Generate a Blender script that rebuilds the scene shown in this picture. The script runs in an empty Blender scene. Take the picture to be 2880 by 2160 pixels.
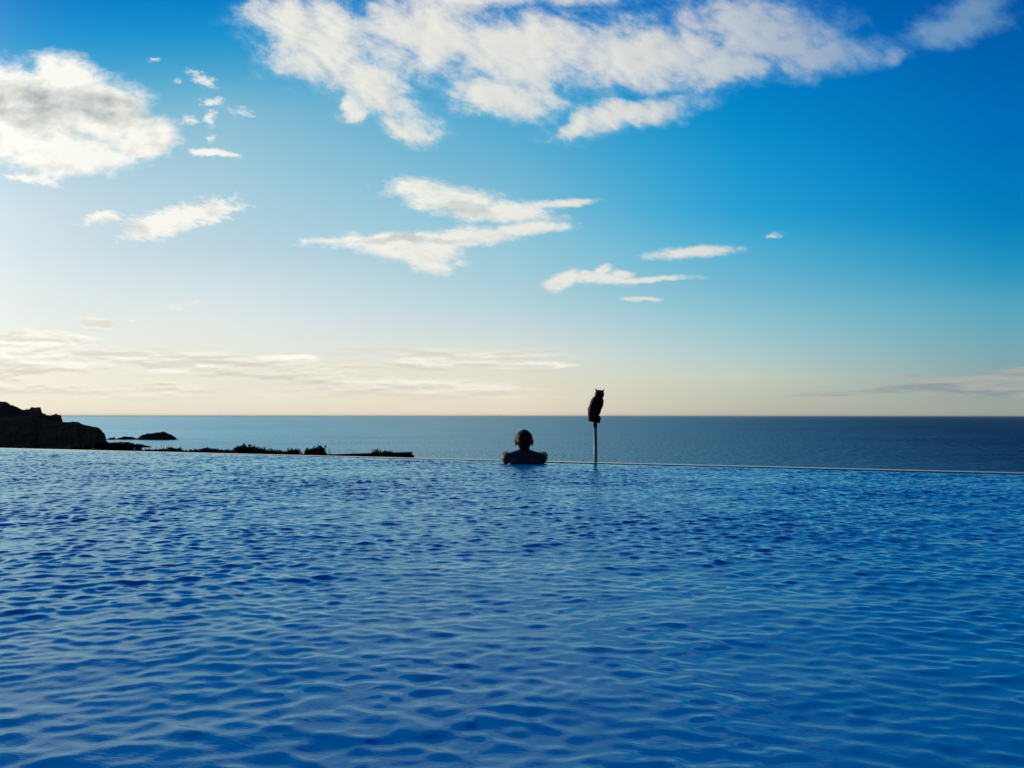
import bpy, bmesh, math, random
import numpy as np
from mathutils import Vector, Matrix, noise as mnoise

C = bpy.context.scene.collection
sc = bpy.context.scene
R = math.radians
CAMH = 0.47            # camera height above the pool water (z = 0)
F = 2160.0             # focal length in photo pixels
SEA = -20.0

# ------------------------------------------------------------------ camera
cd = bpy.data.cameras.new("camera")
cam = bpy.data.objects.new("camera", cd)
C.objects.link(cam)
cam.location = (0, 0, CAMH)
cam.rotation_euler = (R(90), 0, 0)
cd.sensor_width = 36.0
cd.lens = 36.0 * F / 2880.0
cd.shift_y = 90.0 / 2880.0
cd.clip_start = 0.05
cd.clip_end = 400000
sc.camera = cam
sc.render.resolution_x, sc.render.resolution_y = 1024, 768

# ------------------------------------------------------------------ exposure
sc.view_settings.view_transform = 'Standard'
sc.view_settings.look = 'None'
sc.view_settings.exposure = 0.0
sc.view_settings.gamma = 1.0
sc.view_settings.use_curve_mapping = False
sc.cycles.max_bounces = 6
sc.cycles.diffuse_bounces = 2
sc.cycles.glossy_bounces = 3

# ------------------------------------------------------------------ sun
SUN_AZ = R(-56)        # left of the view direction (+Y), clockwise positive
SUN_EL = R(13)
sl = bpy.data.lights.new("sun", 'SUN')
sl.energy = 2.0
sl.angle = R(0.5)
sl.color = (1.0, 0.86, 0.68)
so = bpy.data.objects.new("sun", sl)
C.objects.link(so)
sd = Vector((math.sin(SUN_AZ) * math.cos(SUN_EL), math.cos(SUN_AZ) * math.cos(SUN_EL), math.sin(SUN_EL)))
so.rotation_euler = sd.to_track_quat('Z', 'Y').to_euler()
so.location = (-20, 10, 12)


def lin(r, g, b):
    def f(c):
        c /= 255.0
        return c / 12.92 if c <= 0.04045 else ((c + 0.055) / 1.055) ** 2.4
    return (f(r), f(g), f(b), 1.0)


# ------------------------------------------------------------------ node helper
class NT:
    def __init__(self, tree):
        self.t = tree
        self.n = tree.nodes
        self.l = tree.links

    def new(self, kind, **kw):
        nd = self.n.new(kind)
        for k, v in kw.items():
            setattr(nd, k, v)
        return nd

    def put(self, sock, v):
        if isinstance(v, bpy.types.NodeSocket):
            self.l.new(v, sock)
        elif v is not None:
            sock.default_value = v

    def math(self, op, a, b=None, c=None, clamp=False):
        nd = self.new('ShaderNodeMath', operation=op, use_clamp=clamp)
        self.put(nd.inputs[0], a)
        self.put(nd.inputs[1], b)
        if c is not None:
            self.put(nd.inputs[2], c)
        return nd.outputs[0]

    def vmath(self, op, a, b=None, scale=None):
        nd = self.new('ShaderNodeVectorMath', operation=op)
        self.put(nd.inputs[0], a)
        if b is not None:
            self.put(nd.inputs[1], b)
        if scale is not None:
            self.put(nd.inputs['Scale'], scale)
        return nd.outputs['Value'] if op in ('DOT_PRODUCT', 'LENGTH') else nd.outputs[0]

    def rng(self, v, a, b, c=0.0, d=1.0, smooth=True):
        nd = self.new('ShaderNodeMapRange', interpolation_type='SMOOTHSTEP' if smooth else 'LINEAR')
        self.put(nd.inputs['Value'], v)
        for i, x in zip(('From Min', 'From Max', 'To Min', 'To Max'), (a, b, c, d)):
            self.put(nd.inputs[i], x)
        return nd.outputs[0]

    def mix(self, f, a, b, mode='MIX'):
        nd = self.new('ShaderNodeMix', data_type='RGBA', blend_type=mode, clamp_factor=True)
        self.put(nd.inputs[0], f)
        self.put(nd.inputs[6], a)
        self.put(nd.inputs[7], b)
        return nd.outputs[2]

    def comb(self, x, y, z=0.0):
        nd = self.new('ShaderNodeCombineXYZ')
        for s, v in zip(nd.inputs, (x, y, z)):
            self.put(s, v)
        return nd.outputs[0]

    def noise(self, vec, scale, detail=4, rough=0.55, lac=2.0, dist=0.0, out='Fac'):
        nd = self.new('ShaderNodeTexNoise', noise_dimensions='3D')
        self.put(nd.inputs['Vector'], vec)
        nd.inputs['Scale'].default_value = scale
        nd.inputs['Detail'].default_value = detail
        nd.inputs['Roughness'].default_value = rough
        nd.inputs['Lacunarity'].default_value = lac
        nd.inputs['Distortion'].default_value = dist
        return nd.outputs[0] if out == 'Fac' else nd.outputs['Color']

    def ramp(self, f, stops):
        nd = self.new('ShaderNodeValToRGB')
        cr = nd.color_ramp
        cr.interpolation = 'LINEAR'
        stops = sorted(stops, key=lambda s: s[0])
        while len(cr.elements) < len(stops):
            cr.elements.new(0.5)
        for e, (p, c) in zip(cr.elements, stops):
            e.position = p
        for e, (p, c) in zip(cr.elements, stops):
            e.position = p
            e.color = c
        self.put(nd.inputs[0], f)
        return nd.outputs[0]


# ------------------------------------------------------------------ world: graded daylight sky with clouds at infinity
wd = bpy.data.worlds.new("World")
sc.world = wd
wd.use_nodes = True
wd.node_tree.nodes.clear()
W = NT(wd.node_tree)
tc = W.new('ShaderNodeTexCoord')
sep = W.new('ShaderNodeSeparateXYZ')
W.l.new(tc.outputs['Generated'], sep.inputs[0])
dx, dy, dz = sep.outputs
ys = W.math('MAXIMUM', dy, 0.2)
U = W.math('DIVIDE', dx, ys)
V = W.math('DIVIDE', dz, ys)

sky = W.new('ShaderNodeTexSky', sky_type='NISHITA')
sky.sun_disc = False
sky.sun_elevation = SUN_EL
sky.sun_rotation = SUN_AZ
sky.air_density = 1.0
sky.dust_density = 1.5
sky.ozone_density = 1.6
nishita = sky.outputs[0]


def vv(y):          # picture row of the sky (2212-wide view of the photo) to v
    return (898.5 - y) / 1659.0


def colramp(stops):     # stops: (row in the full-size photo, colour)
    f = W.rng(V, 0.0, 0.9, smooth=False)
    return W.ramp(f, [(max(0.0, (1170 - y) / 2160.0 / 0.9), (c[0] / 255.0, c[1] / 255.0, c[2] / 255.0, 1.0)) for y, c in stops])


far_l = colramp([(1165, (252, 244, 224)), (1040, (254, 250, 236)), (900, (248, 249, 242)), (780, (236, 243, 242)),
                 (600, (208, 226, 236)), (350, (140, 192, 222)), (100, (45, 145, 206)), (-200, (10, 112, 190)), (-770, (0, 78, 160))])
left = colramp([(1160, (243, 232, 208)), (1100, (245, 237, 219)), (1000, (242, 242, 230)), (900, (231, 237, 233)),
                (800, (220, 232, 233)), (700, (209, 225, 232)), (600, (201, 220, 230)), (500, (187, 213, 227)), (300, (112, 182, 213)),
                (100, (38, 148, 208)), (0, (18, 132, 203)), (-200, (8, 112, 190)), (-770, (0, 74, 152))])
lmid = colramp([(1160, (236, 227, 205)), (1000, (233, 234, 223)), (900, (224, 232, 230)), (800, (210, 225, 230)),
                (700, (187, 213, 225)), (540, (169, 206, 222)), (400, (152, 196, 216)), (300, (130, 186, 211)), (200, (82, 166, 208)),
                (100, (38, 148, 205)), (0, (18, 130, 198)), (-200, (8, 108, 188)), (-770, (0, 72, 150))])
mid = colramp([(1160, (234, 220, 196)), (1060, (225, 223, 206)), (1000, (220, 224, 217)), (950, (207, 220, 218)),
               (900, (195, 214, 222)), (860, (182, 212, 220)), (780, (165, 205, 218)), (640, (143, 196, 217)), (540, (124, 186, 213)),
               (440, (103, 177, 210)), (300, (78, 165, 208)), (150, (34, 140, 204)), (0, (15, 116, 192)), (-770, (0, 68, 146))])
rmid = colramp([(1160, (190, 188, 170)), (1060, (195, 205, 190)), (1000, (175, 203, 205)), (900, (145, 196, 208)),
                (800, (115, 182, 208)), (700, (85, 175, 210)), (600, (48, 160, 210)), (450, (30, 150, 207)), (330, (15, 138, 200)),
                (150, (5, 122, 195)), (0, (0, 104, 186)), (-770, (0, 62, 142))])
right = colramp([(1160, (158, 164, 152)), (1060, (140, 166, 168)), (950, (112, 168, 184)), (850, (85, 164, 192)), (750, (45, 148, 191)),
                 (620, (12, 130, 188)), (500, (0, 121, 190)), (400, (0, 112, 185)), (300, (0, 108, 184)), (150, (0, 99, 174)), (0, (0, 90, 165)),
                 (-770, (0, 56, 132))])
g = W.mix(W.rng(U, -1.15, -0.60, smooth=False), far_l, left)
g = W.mix(W.rng(U, -0.60, -0.37, smooth=False), g, lmid)
g = W.mix(W.rng(U, -0.37, 0.0, smooth=False), g, mid)
g = W.mix(W.rng(U, 0.0, 0.30, smooth=False), g, rmid)
g = W.mix(W.rng(U, 0.30, 0.64, smooth=False), g, right)

gm = W.new('ShaderNodeGamma')       # the columns are blended in display values, then made linear
W.l.new(g, gm.inputs[0])
gm.inputs[1].default_value = 2.25
g = gm.outputs[0]

P0 = W.comb(U, V, 0.0)


def ellipses(vec, lst):
    """smallest squared elliptic radius over a list of (cx, cy, rx, ry, angle)"""
    q = None
    sp = W.new('ShaderNodeSeparateXYZ')
    W.l.new(vec, sp.inputs[0])
    pu, pv = sp.outputs[0], sp.outputs[1]
    for e in lst:
        cx, cy, rx, ry = e[:4]
        an = R(e[4]) if len(e) > 4 else 0.0
        cx, cy, rx, ry = (cx - 1106) / 1659.0, vv(cy), rx / 1659.0, ry / 1659.0
        ca, sa = math.cos(an), math.sin(an)
        ex = W.math('MULTIPLY_ADD', pu, ca / rx, W.math('MULTIPLY_ADD', pv, sa / rx, -(ca * cx + sa * cy) / rx))
        ey = W.math('MULTIPLY_ADD', pu, -sa / ry, W.math('MULTIPLY_ADD', pv, ca / ry, (sa * cx - ca * cy) / ry))
        d = W.math('MULTIPLY_ADD', ex, ex, W.math('MULTIPLY', ey, ey))
        q = d if q is None else W.math('SMOOTH_MIN', q, d, 0.25)
    return W.math('SUBTRACT', 1.0, W.math('SQRT', W.math('MAXIMUM', q, 0.0)))


def warp(vec, scale, amt, detail=4, rough=0.6, stretch=(1, 1.6, 1), off=0.0):
    sv = W.vmath('MULTIPLY', vec, stretch)
    sv = W.vmath('ADD', sv, (off, off * 0.7, off))
    c = W.noise(sv, scale, detail, rough, out='Color')
    d = W.vmath('SUBTRACT', c, (0.5, 0.5, 0.5))
    d = W.vmath('MULTIPLY', d, (amt, amt * 0.62, 0.0))
    return W.vmath('ADD', vec, d)


wp_big = warp(P0, 8.0, 0.085, 8, 0.68)
wp_small = warp(P0, 24.0, 0.034, 6, 0.7, off=3.1)

# relief shared by all clouds: noise here minus noise a little nearer the sun
def fbm(vec, sc_, detail, rough, stretch, off=0.0):
    sv = W.vmath('MULTIPLY', vec, stretch)
    sv = W.vmath('ADD', sv, (off, off, off))
    return W.noise(sv, sc_, detail, rough)


st = (1.0, 1.7, 1.0)
n1 = fbm(P0, 13.0, 8, 0.62, st)
n1b = fbm(W.vmath('ADD', P0, (-0.012, -0.010, 0)), 13.0, 5, 0.6, st)
relief = W.math('SUBTRACT', n1, n1b)

# A: solid heaps
A = ellipses(wp_big, [
    (60, 240, 230, 100, -3), (200, 235, 150, 78, -22), (135, 165, 72, 55, -8), (-40, 200, 120, 70), (318, 300, 72, 42, 8),
    (150, 335, 150, 42, 2), (20, 300, 90, 50),
])
n2 = fbm(P0, 30.0, 7, 0.68, (1.0, 1.8, 1.0), 5.0)
n2c = W.math('SUBTRACT', n2, 0.5)
a_n = W.math('MULTIPLY_ADD', W.math('SUBTRACT', n1, 0.5), 0.8, W.math('MULTIPLY', n2c, 0.75))
aA = W.rng(W.math('ADD', A, a_n), -0.22, 0.42)

# S: small separate clouds
rS = W.new('ShaderNodeMapping', vector_type='POINT')
W.put(rS.inputs['Vector'], P0)
rS.inputs['Rotation'].default_value = (0, 0, R(12))
rotS = rS.outputs[0]
S = ellipses(wp_small, [
    (75, 388, 50, 10, -12), (466, 332, 58, 9, -4),     (392, 470, 122, 30, 12), (330, 500, 72, 17, 6), (215, 471, 42, 15, 12),
])
n4 = W.noise(W.vmath('MULTIPLY', rotS, (1.0, 2.6, 1.0)), 62.0, 5, 0.7)
s_n = W.math('MULTIPLY_ADD', n2c, 1.9, W.math('MULTIPLY', W.math('SUBTRACT', n4, 0.5), 1.7))
aS = W.rng(W.math('ADD', S, s_n), -0.30, 0.5)
K = ellipses(warp(P0, 40.0, 0.03, 6, 0.72, off=5.5), [
    (333, 131, 15, 9), (437, 170, 46, 16, -32), (384, 176, 14, 9), (457, 222, 34, 13, -10), (453, 256, 17, 24), (412, 258, 34, 13, -6),
    (522, 244, 34, 13), (458, 300, 13, 11), (1668, 509, 26, 7, 4), (370, 661, 20, 9), (410, 654, 16, 10), (285, 693, 14, 4)])
k_n = W.math('MULTIPLY_ADD', n2c, 2.2, W.math('MULTIPLY', W.math('SUBTRACT', n4, 0.5), 2.6))
aK = W.rng(W.math('ADD', K, k_n), -0.1, 1.1, 0.0, 0.85)
wp_lens = warp(P0, 20.0, 0.016, 6, 0.66, off=4.4)
T = ellipses(wp_lens, [
    (895, 405, 66, 26, -4), (980, 436, 140, 36, -9), (1080, 458, 140, 30, -4), (1205, 441, 90, 10, 4), (1160, 488, 80, 16, 2),
    (850, 519, 175, 18, 2), (745, 519, 90, 9, 1), (870, 542, 135, 26, -12), (925, 572, 55, 20, -14), (940, 540, 70, 34, 0), (1010, 513, 110, 24, 4), (1120, 497, 70, 14, 2),
    (1490, 545, 112, 13, 4), (1215, 606, 48, 20, 28), (1300, 600, 84, 17, -4), (1300, 584, 26, 12, 20), (1345, 590, 30, 9, -8), (1400, 604, 112, 8, 3), (1385, 646, 50, 6),
])
t_n = W.math('MULTIPLY_ADD', n2c, 1.5, W.math('MULTIPLY', W.math('SUBTRACT', n4, 0.5), 0.9))
aT = W.rng(W.math('ADD', T, t_n), -0.22, 0.62)

# B: the broad torn sheet along the top
rot = W.new('ShaderNodeMapping', vector_type='POINT')
W.put(rot.inputs['Vector'], P0)
rot.inputs['Rotation'].default_value = (0, 0, R(28))
wp_B = warp(P0, 9.0, 0.075, 7, 0.66, off=8.0)
B = ellipses(wp_B, [
    (690, 90, 165, 105, -25), (600, 30, 80, 60),  (810, 190, 160, 52, -38), (870, 285, 72, 26, -30), (765, 235, 26, 34, 30),
    (930, 70, 200, 95), (1130, 110, 270, 92), (1080, 205, 150, 48, -8), (1390, 120, 260, 82), (1350, 252, 165, 34, 10), (1235, 268, 60, 26, 28),
    (1560, 150, 160, 42, 6), (1640, 60, 200, 75, -8), (1780, 125, 140, 44, 8), (1916, 118, 34, 20), (2060, 62, 120, 40, 16), (2100, 20, 90, 40, 20),
    (1690, 100, 150, 40, 6), (1050, -20, 330, 40),
])
n3 = W.noise(W.vmath('MULTIPLY', rot.outputs[0], (1.0, 1.7, 1.0)), 17.0, 9, 0.66, dist=0.25)
b_n = W.math('MULTIPLY', W.math('SUBTRACT', n3, 0.5), 1.9)
b_n2 = W.math('MULTIPLY', W.math('SUBTRACT', n1, 0.5), 0.7)
bb = W.math('ADD', W.math('ADD', B, b_n), b_n2)
aB = W.math('MULTIPLY', W.rng(bb, -0.40, 0.80), W.math('MULTIPLY', W.rng(U, 0.12, 0.56, 0.96, 0.42), W.rng(V, 0.64, 0.55)))

# L: low banks and streaks towards the horizon
nL = fbm(P0, 5.0, 7, 0.62, (1.0, 7.0, 1.0), 1.7)
nL2 = fbm(P0, 9.0, 5, 0.6, (1.0, 9.0, 1.0), 7.7)
bandL = W.math('MULTIPLY', W.rng(V, 0.012, 0.045), W.rng(V, 0.092, 0.076))
bandL = W.math('MULTIPLY', bandL, W.rng(U, 0.14, -0.05))
aL = W.math('MULTIPLY', bandL, W.rng(nL, 0.44, 0.54, 0.0, 0.85))
nLb = fbm(W.vmath('ADD', P0, (-0.004, -0.004, 0)), 5.0, 7, 0.62, (1.0, 7.0, 1.0), 1.7)
relL = W.math('MULTIPLY_ADD', W.math('SUBTRACT', nLb, nL), 9.0, 0.5, clamp=True)
wp_L = warp(P0, 16.0, 0.03, 5, 0.62, (1, 3, 1), off=2.0)
Lp = ellipses(wp_L, [(85, 735, 130, 26), (208, 698, 42, 17), (60, 775, 200, 26), (300, 780, 190, 22, -6), (620, 772, 70, 12), (960, 776, 130, 13), (1150, 790, 110, 8)])
aLp = W.math('MULTIPLY', W.rng(W.math('ADD', Lp, W.math('MULTIPLY', W.math('SUBTRACT', nL2, 0.5), 0.8)), -0.1, 0.3), 0.9)

# G: the grey bank low on the right
wp_G = warp(P0, 12.0, 0.02, 5, 0.6, (1, 3.5, 1), off=6.0)
G = ellipses(wp_G, [(2230, 808, 170, 26, 7), (2060, 828, 150, 18, 5), (1930, 842, 150, 11, 4), (1830, 850, 150, 7, 2), (1965, 815, 26, 8), (2350, 790, 200, 36, 8), (2150, 845, 190, 16)])
aG = W.math('MULTIPLY', W.rng(W.math('ADD', G, W.math('MULTIPLY', W.math('SUBTRACT', nL2, 0.5), 0.9)), 0.0, 0.5), 0.8)

# cloud tone: sunward side left and below is lit, thick middles are grey
lit = W.ramp(W.rng(U, -0.66, 0.66, smooth=False), [(0.0, lin(254, 252, 244)), (0.3, lin(249, 246, 236)), (0.55, lin(236, 234, 226)), (0.78, lin(214, 217, 214)), (1.0, lin(165, 190, 208))])
shade = W.ramp(W.rng(U, -0.66, 0.66, smooth=False), [(0.0, lin(158, 167, 170)), (0.3, lin(186, 192, 190)), (0.55, lin(196, 203, 203)), (0.78, lin(160, 180, 192)), (1.0, lin(110, 155, 188))])
GS = ellipses(wp_big, [(40, 225, 240, 62, -4), (215, 232, 130, 42, -14), (900, 513, 150, 11, 1), (1010, 448, 90, 14, -8), (1180, 478, 60, 8)])
gs = W.rng(W.math('ADD', GS, W.math('MULTIPLY', W.math('SUBTRACT', n1, 0.5), 1.1)), -0.15, 0.55)
rl = W.math('MULTIPLY', relief, 2.3)
lightA = W.math('SUBTRACT', W.math('ADD', 0.98, rl), W.math('MULTIPLY', gs, 0.60), clamp=True)
colA = W.mix(lightA, shade, lit)
rot2 = W.vmath('ADD', rot.outputs[0], (-0.012, -0.004, 0))
n3b = W.noise(W.vmath('MULTIPLY', rot2, (1.0, 1.7, 1.0)), 17.0, 9, 0.66, dist=0.25)
lightB = W.math('ADD', 0.74, W.math('MULTIPLY', W.math('SUBTRACT', n3, n3b), 0.9), clamp=True)
colB = W.mix(W.rng(aB, 0.05, 0.65), lin(140, 196, 222), W.mix(lightB, shade, lit))

col = g
col = W.mix(aG, col, W.mix(W.rng(nL2, 0.38, 0.6), lin(132, 148, 157), lin(176, 177, 170)))
col = W.mix(aL, col, W.mix(relL, lin(214, 210, 197), lin(250, 245, 229)))
col = W.mix(aLp, col, W.mix(relL, lin(226, 223, 210), lin(255, 253, 243)))
col = W.mix(aB, col, colB)
col = W.mix(W.math('MULTIPLY', W.math('MAXIMUM', W.math('MAXIMUM', aS, aT), aK), 0.95), col, colA)
col = W.mix(W.math('MULTIPLY', aA, 0.97), col, colA)
# the bright aureole round the sun, outside the frame on the left
cs = W.vmath('DOT_PRODUCT', tc.outputs['Generated'], tuple(sd))
a2 = W.math('MULTIPLY', W.math('SUBTRACT', 1.0, cs), -2.0 / (2 * R(6.8) ** 2))
glow = W.math('MULTIPLY', W.math('EXPONENT', a2), 13.0)
col = W.vmath('ADD', col, W.vmath('SCALE', (1.0, 0.90, 0.72), scale=glow))
front = W.rng(W.math('MULTIPLY_ADD', dz, 0.9, dy), 0.0, 0.45)
col10 = W.vmath('SCALE', col, scale=10.0)
final = W.mix(front, W.vmath('SCALE', nishita, scale=0.12), col10)
bg = W.new('ShaderNodeBackground')
W.l.new(final, bg.inputs['Color'])
bg.inputs['Strength'].default_value = 0.1
wo = W.new('ShaderNodeOutputWorld')
W.l.new(bg.outputs[0], wo.inputs['Surface'])


# ------------------------------------------------------------------ helpers
def P(px, py, Y):
    """the point at depth Y that the photo shows at pixel px, py"""
    return Vector(((px - 1440) / F * Y, Y, CAMH - (py - 1170) / F * Y))


def mat(name, col=(0.5, 0.5, 0.5), rough=0.6, metal=0.0):
    m = bpy.data.materials.new(name)
    m.use_nodes = True
    n = NT(m.node_tree)
    b = m.node_tree.nodes['Principled BSDF']
    b.inputs['Base Color'].default_value = (*col, 1)
    b.inputs['Roughness'].default_value = rough
    if rough >= 0.55:
        b.inputs['Specular IOR Level'].default_value = 0.0 if rough >= 0.8 else 0.12
    b.inputs['Metallic'].default_value = metal
    return m, n, b


def speckle(name, c1, c2, scale, rough=0.7, bump=0.0, detail=5, stretch=(1, 1, 1), bdist=0.02):
    m, n, b = mat(name, c1, rough)
    t = n.new('ShaderNodeTexCoord')
    v = n.vmath('MULTIPLY', t.outputs['Object'], stretch)
    f = n.noise(v, scale, detail, 0.6)
    n.l.new(n.mix(n.rng(f, 0.35, 0.65), (*c1, 1), (*c2, 1)), b.inputs['Base Color'])
    if bump:
        bp = n.new('ShaderNodeBump')
        bp.inputs['Strength'].default_value = bump
        bp.inputs['Distance'].default_value = bdist
        n.l.new(n.noise(v, scale * 2.5, detail, 0.6), bp.inputs['Height'])
        n.l.new(bp.outputs[0], b.inputs['Normal'])
    return m


def link(name, me, m, parent=None, smooth=True):
    if m is not None:
        me.materials.append(m)
    if smooth:
        me.polygons.foreach_set('use_smooth', [True] * len(me.polygons))
    o = bpy.data.objects.new(name, me)
    C.objects.link(o)
    if parent is not None:
        o.parent = parent
    return o


def from_bm(name, bm, m, parent=None, smooth=True):
    me = bpy.data.meshes.new(name)
    bm.to_mesh(me)
    bm.free()
    return link(name, me, m, parent, smooth)


def tag(o, label=None, cat=None, group=None, kind=None):
    if label:
        o['label'] = label
    if cat:
        o['category'] = cat
    if group:
        o['group'] = group
    if kind:
        o['kind'] = kind
    return o


def empty(name, loc=(0, 0, 0), rz=0.0):
    o = bpy.data.objects.new(name, None)
    C.objects.link(o)
    o.empty_display_size = 0.2
    o.location = loc
    o.rotation_euler = (0, 0, rz)
    return o


def grid_mesh(name, X, Y, Z):
    """quad mesh from three 2-D arrays"""
    h, w = X.shape
    co = np.stack([X, Y, Z], -1).reshape(-1, 3).astype(np.float32)
    idx = np.arange(h * w, dtype=np.int32).reshape(h, w)
    q = np.stack([idx[:-1, :-1], idx[:-1, 1:], idx[1:, 1:], idx[1:, :-1]], -1).reshape(-1, 4)
    me = bpy.data.meshes.new(name)
    me.vertices.add(len(co))
    me.vertices.foreach_set('co', co.ravel())
    me.loops.add(q.size)
    me.loops.foreach_set('vertex_index', q.ravel())
    me.polygons.add(len(q))
    me.polygons.foreach_set('loop_start', np.arange(0, q.size, 4, dtype=np.int32))
    me.update(calc_edges=True)
    me.validate()
    return me


def box(bm, lo, hi, bev=0.0, rot=None):
    r = bmesh.ops.create_cube(bm, size=1.0)
    vs = r['verts']
    for v in vs:
        v.co = Vector((lo[i] + (v.co[i] + 0.5) * (hi[i] - lo[i]) for i in range(3)))
    if bev:
        es = list({e for v in vs for e in v.link_edges})
        bmesh.ops.bevel(bm, geom=es, offset=bev, segments=2, affect='EDGES')


def tube(bm, pts, rad, seg=8):
    """tapered tube through points"""
    pts = [Vector(p) for p in pts]
    if not hasattr(rad, '__len__'):
        rad = [rad] * len(pts)
    rings = []
    for i, p in enumerate(pts):
        d = (pts[min(i + 1, len(pts) - 1)] - pts[max(i - 1, 0)]).normalized()
        a = d.orthogonal().normalized()
        if rings:
            a = (la - d * la.dot(d)).normalized()
        la = a
        b = d.cross(a)
        rings.append([bm.verts.new(p + (a * math.cos(t) + b * math.sin(t)) * rad[i]) for t in [2 * math.pi * k / seg for k in range(seg)]])
    for r0, r1 in zip(rings, rings[1:]):
        for k in range(seg):
            bm.faces.new((r0[k], r0[(k + 1) % seg], r1[(k + 1) % seg], r1[k]))
    bm.faces.new(rings[0][::-1])
    bm.faces.new(rings[-1])


def blob(bm, c, r, rot=(0, 0, 0), seg=24, ring=16):
    M = Matrix.Translation(Vector(c)) @ Matrix.Rotation(R(rot[2]), 4, 'Z') @ Matrix.Rotation(R(rot[1]), 4, 'Y') @ Matrix.Rotation(R(rot[0]), 4, 'X') @ Matrix.Diagonal((*r, 1))
    bmesh.ops.create_uvsphere(bm, u_segments=seg, v_segments=ring, radius=1.0, matrix=M)


def capsule(bm, a, b, ra, rb, seg=20):
    a, b = Vector(a), Vector(b)
    n = 10
    pts, rr = [], []
    d = (b - a).normalized()
    for k in range(5):
        t = math.pi / 2 * (1 - k / 5)
        pts.append(a - d * ra * math.sin(t))
        rr.append(max(ra * math.cos(t), 0.0005))
    for k in range(n + 1):
        t = k / n
        pts.append(a.lerp(b, t))
        rr.append(ra + (rb - ra) * t)
    for k in range(1, 6):
        t = math.pi / 2 * k / 5
        pts.append(b + d * rb * math.sin(t))
        rr.append(max(rb * math.cos(t), 0.0005))
    tube(bm, pts, rr, seg)


def remesh(name, bm, m, voxel, smooth_it, parent=None):
    """fuse overlapping shapes to one continuous skin"""
    me = bpy.data.meshes.new(name + '_src')
    bm.to_mesh(me)
    bm.free()
    o = bpy.data.objects.new(name + '_src', me)
    C.objects.link(o)
    md = o.modifiers.new('r', 'REMESH')
    md.mode = 'VOXEL'
    md.voxel_size = voxel
    if smooth_it:
        s = o.modifiers.new('s', 'SMOOTH')
        s.iterations = smooth_it
        s.factor = 0.5
    dg = bpy.context.evaluated_depsgraph_get()
    dg.update()
    ev = o.evaluated_get(dg)
    out = bpy.data.meshes.new_from_object(ev)
    out.name = name
    bpy.data.objects.remove(o)
    return link(name, out, m, parent)


# ------------------------------------------------------------------ pool water
E0 = Vector((-7.44, 11.16, 0))                    # far pool edge runs through these two points
E1 = Vector((4.10, 6.15, 0))
ed = (E1 - E0).normalized()
en = Vector((-ed.y, ed.x, 0))                     # outward (towards the sea)
T0 = E0.dot(en)                                   # distance of the edge line from the camera
S0 = 0.0                                          # s coordinate is measured along ed from the camera's foot

ww, nw, bw = mat('pool_water', (0.0, 0.245, 0.60), 0.5)
bw.inputs['Specular IOR Level'].default_value = 0.0
glw = nw.new('ShaderNodeBsdfGlossy')
glw.inputs['Color'].default_value = (0.70, 1.0, 0.97, 1)
glw.inputs['Roughness'].default_value = 0.02
frw = nw.new('ShaderNodeFresnel')
frw.inputs['IOR'].default_value = 1.31
mxw = nw.new('ShaderNodeMixShader')
nw.l.new(frw.outputs[0], mxw.inputs[0])
nw.l.new(bw.outputs[0], mxw.inputs[1])
nw.l.new(glw.outputs[0], mxw.inputs[2])
nw.l.new(mxw.outputs[0], ww.node_tree.nodes['Material Output'].inputs['Surface'])
tcw = nw.new('ShaderNodeTexCoord')
bp = nw.new('ShaderNodeBump')
bp.inputs['Strength'].default_value = 0.5
bp.inputs['Distance'].default_value = 0.0012
rv = nw.new('ShaderNodeMapping')
nw.put(rv.inputs['Vector'], tcw.outputs['Object'])
rv.inputs['Rotation'].default_value = (0, 0, R(18))
rip = nw.noise(nw.vmath('MULTIPLY', rv.outputs[0], (1.0, 2.6, 1.0)), 70.0, 3, 0.5, dist=0.8)
patch = nw.rng(nw.noise(tcw.outputs['Object'], 2.3, 3, 0.5), 0.42, 0.62)
nw.l.new(nw.math('MULTIPLY', rip, nw.math('ADD', 0.25, patch)), bp.inputs['Height'])
for s_ in (glw, frw):
    nw.l.new(bp.outputs[0], s_.inputs['Normal'])
upn = nw.new('ShaderNodeCombineXYZ')          # light welling up out of the water does not follow the ripples
upn.inputs[2].default_value = 1.0
nw.l.new(upn.outputs[0], bw.inputs['Normal'])


def axis(lo, hi, c, d0, grow, dmax):
    a = [c]
    while a[-1] < hi:
        a.append(a[-1] + min(dmax, d0 + grow * abs(a[-1] - c)))
    b = [c]
    while b[-1] > lo:
        b.append(b[-1] - min(dmax, d0 + grow * abs(b[-1] - c)))
    a[-1] = hi
    b[-1] = lo
    return np.array(b[::-1] + a[1:])


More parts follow.
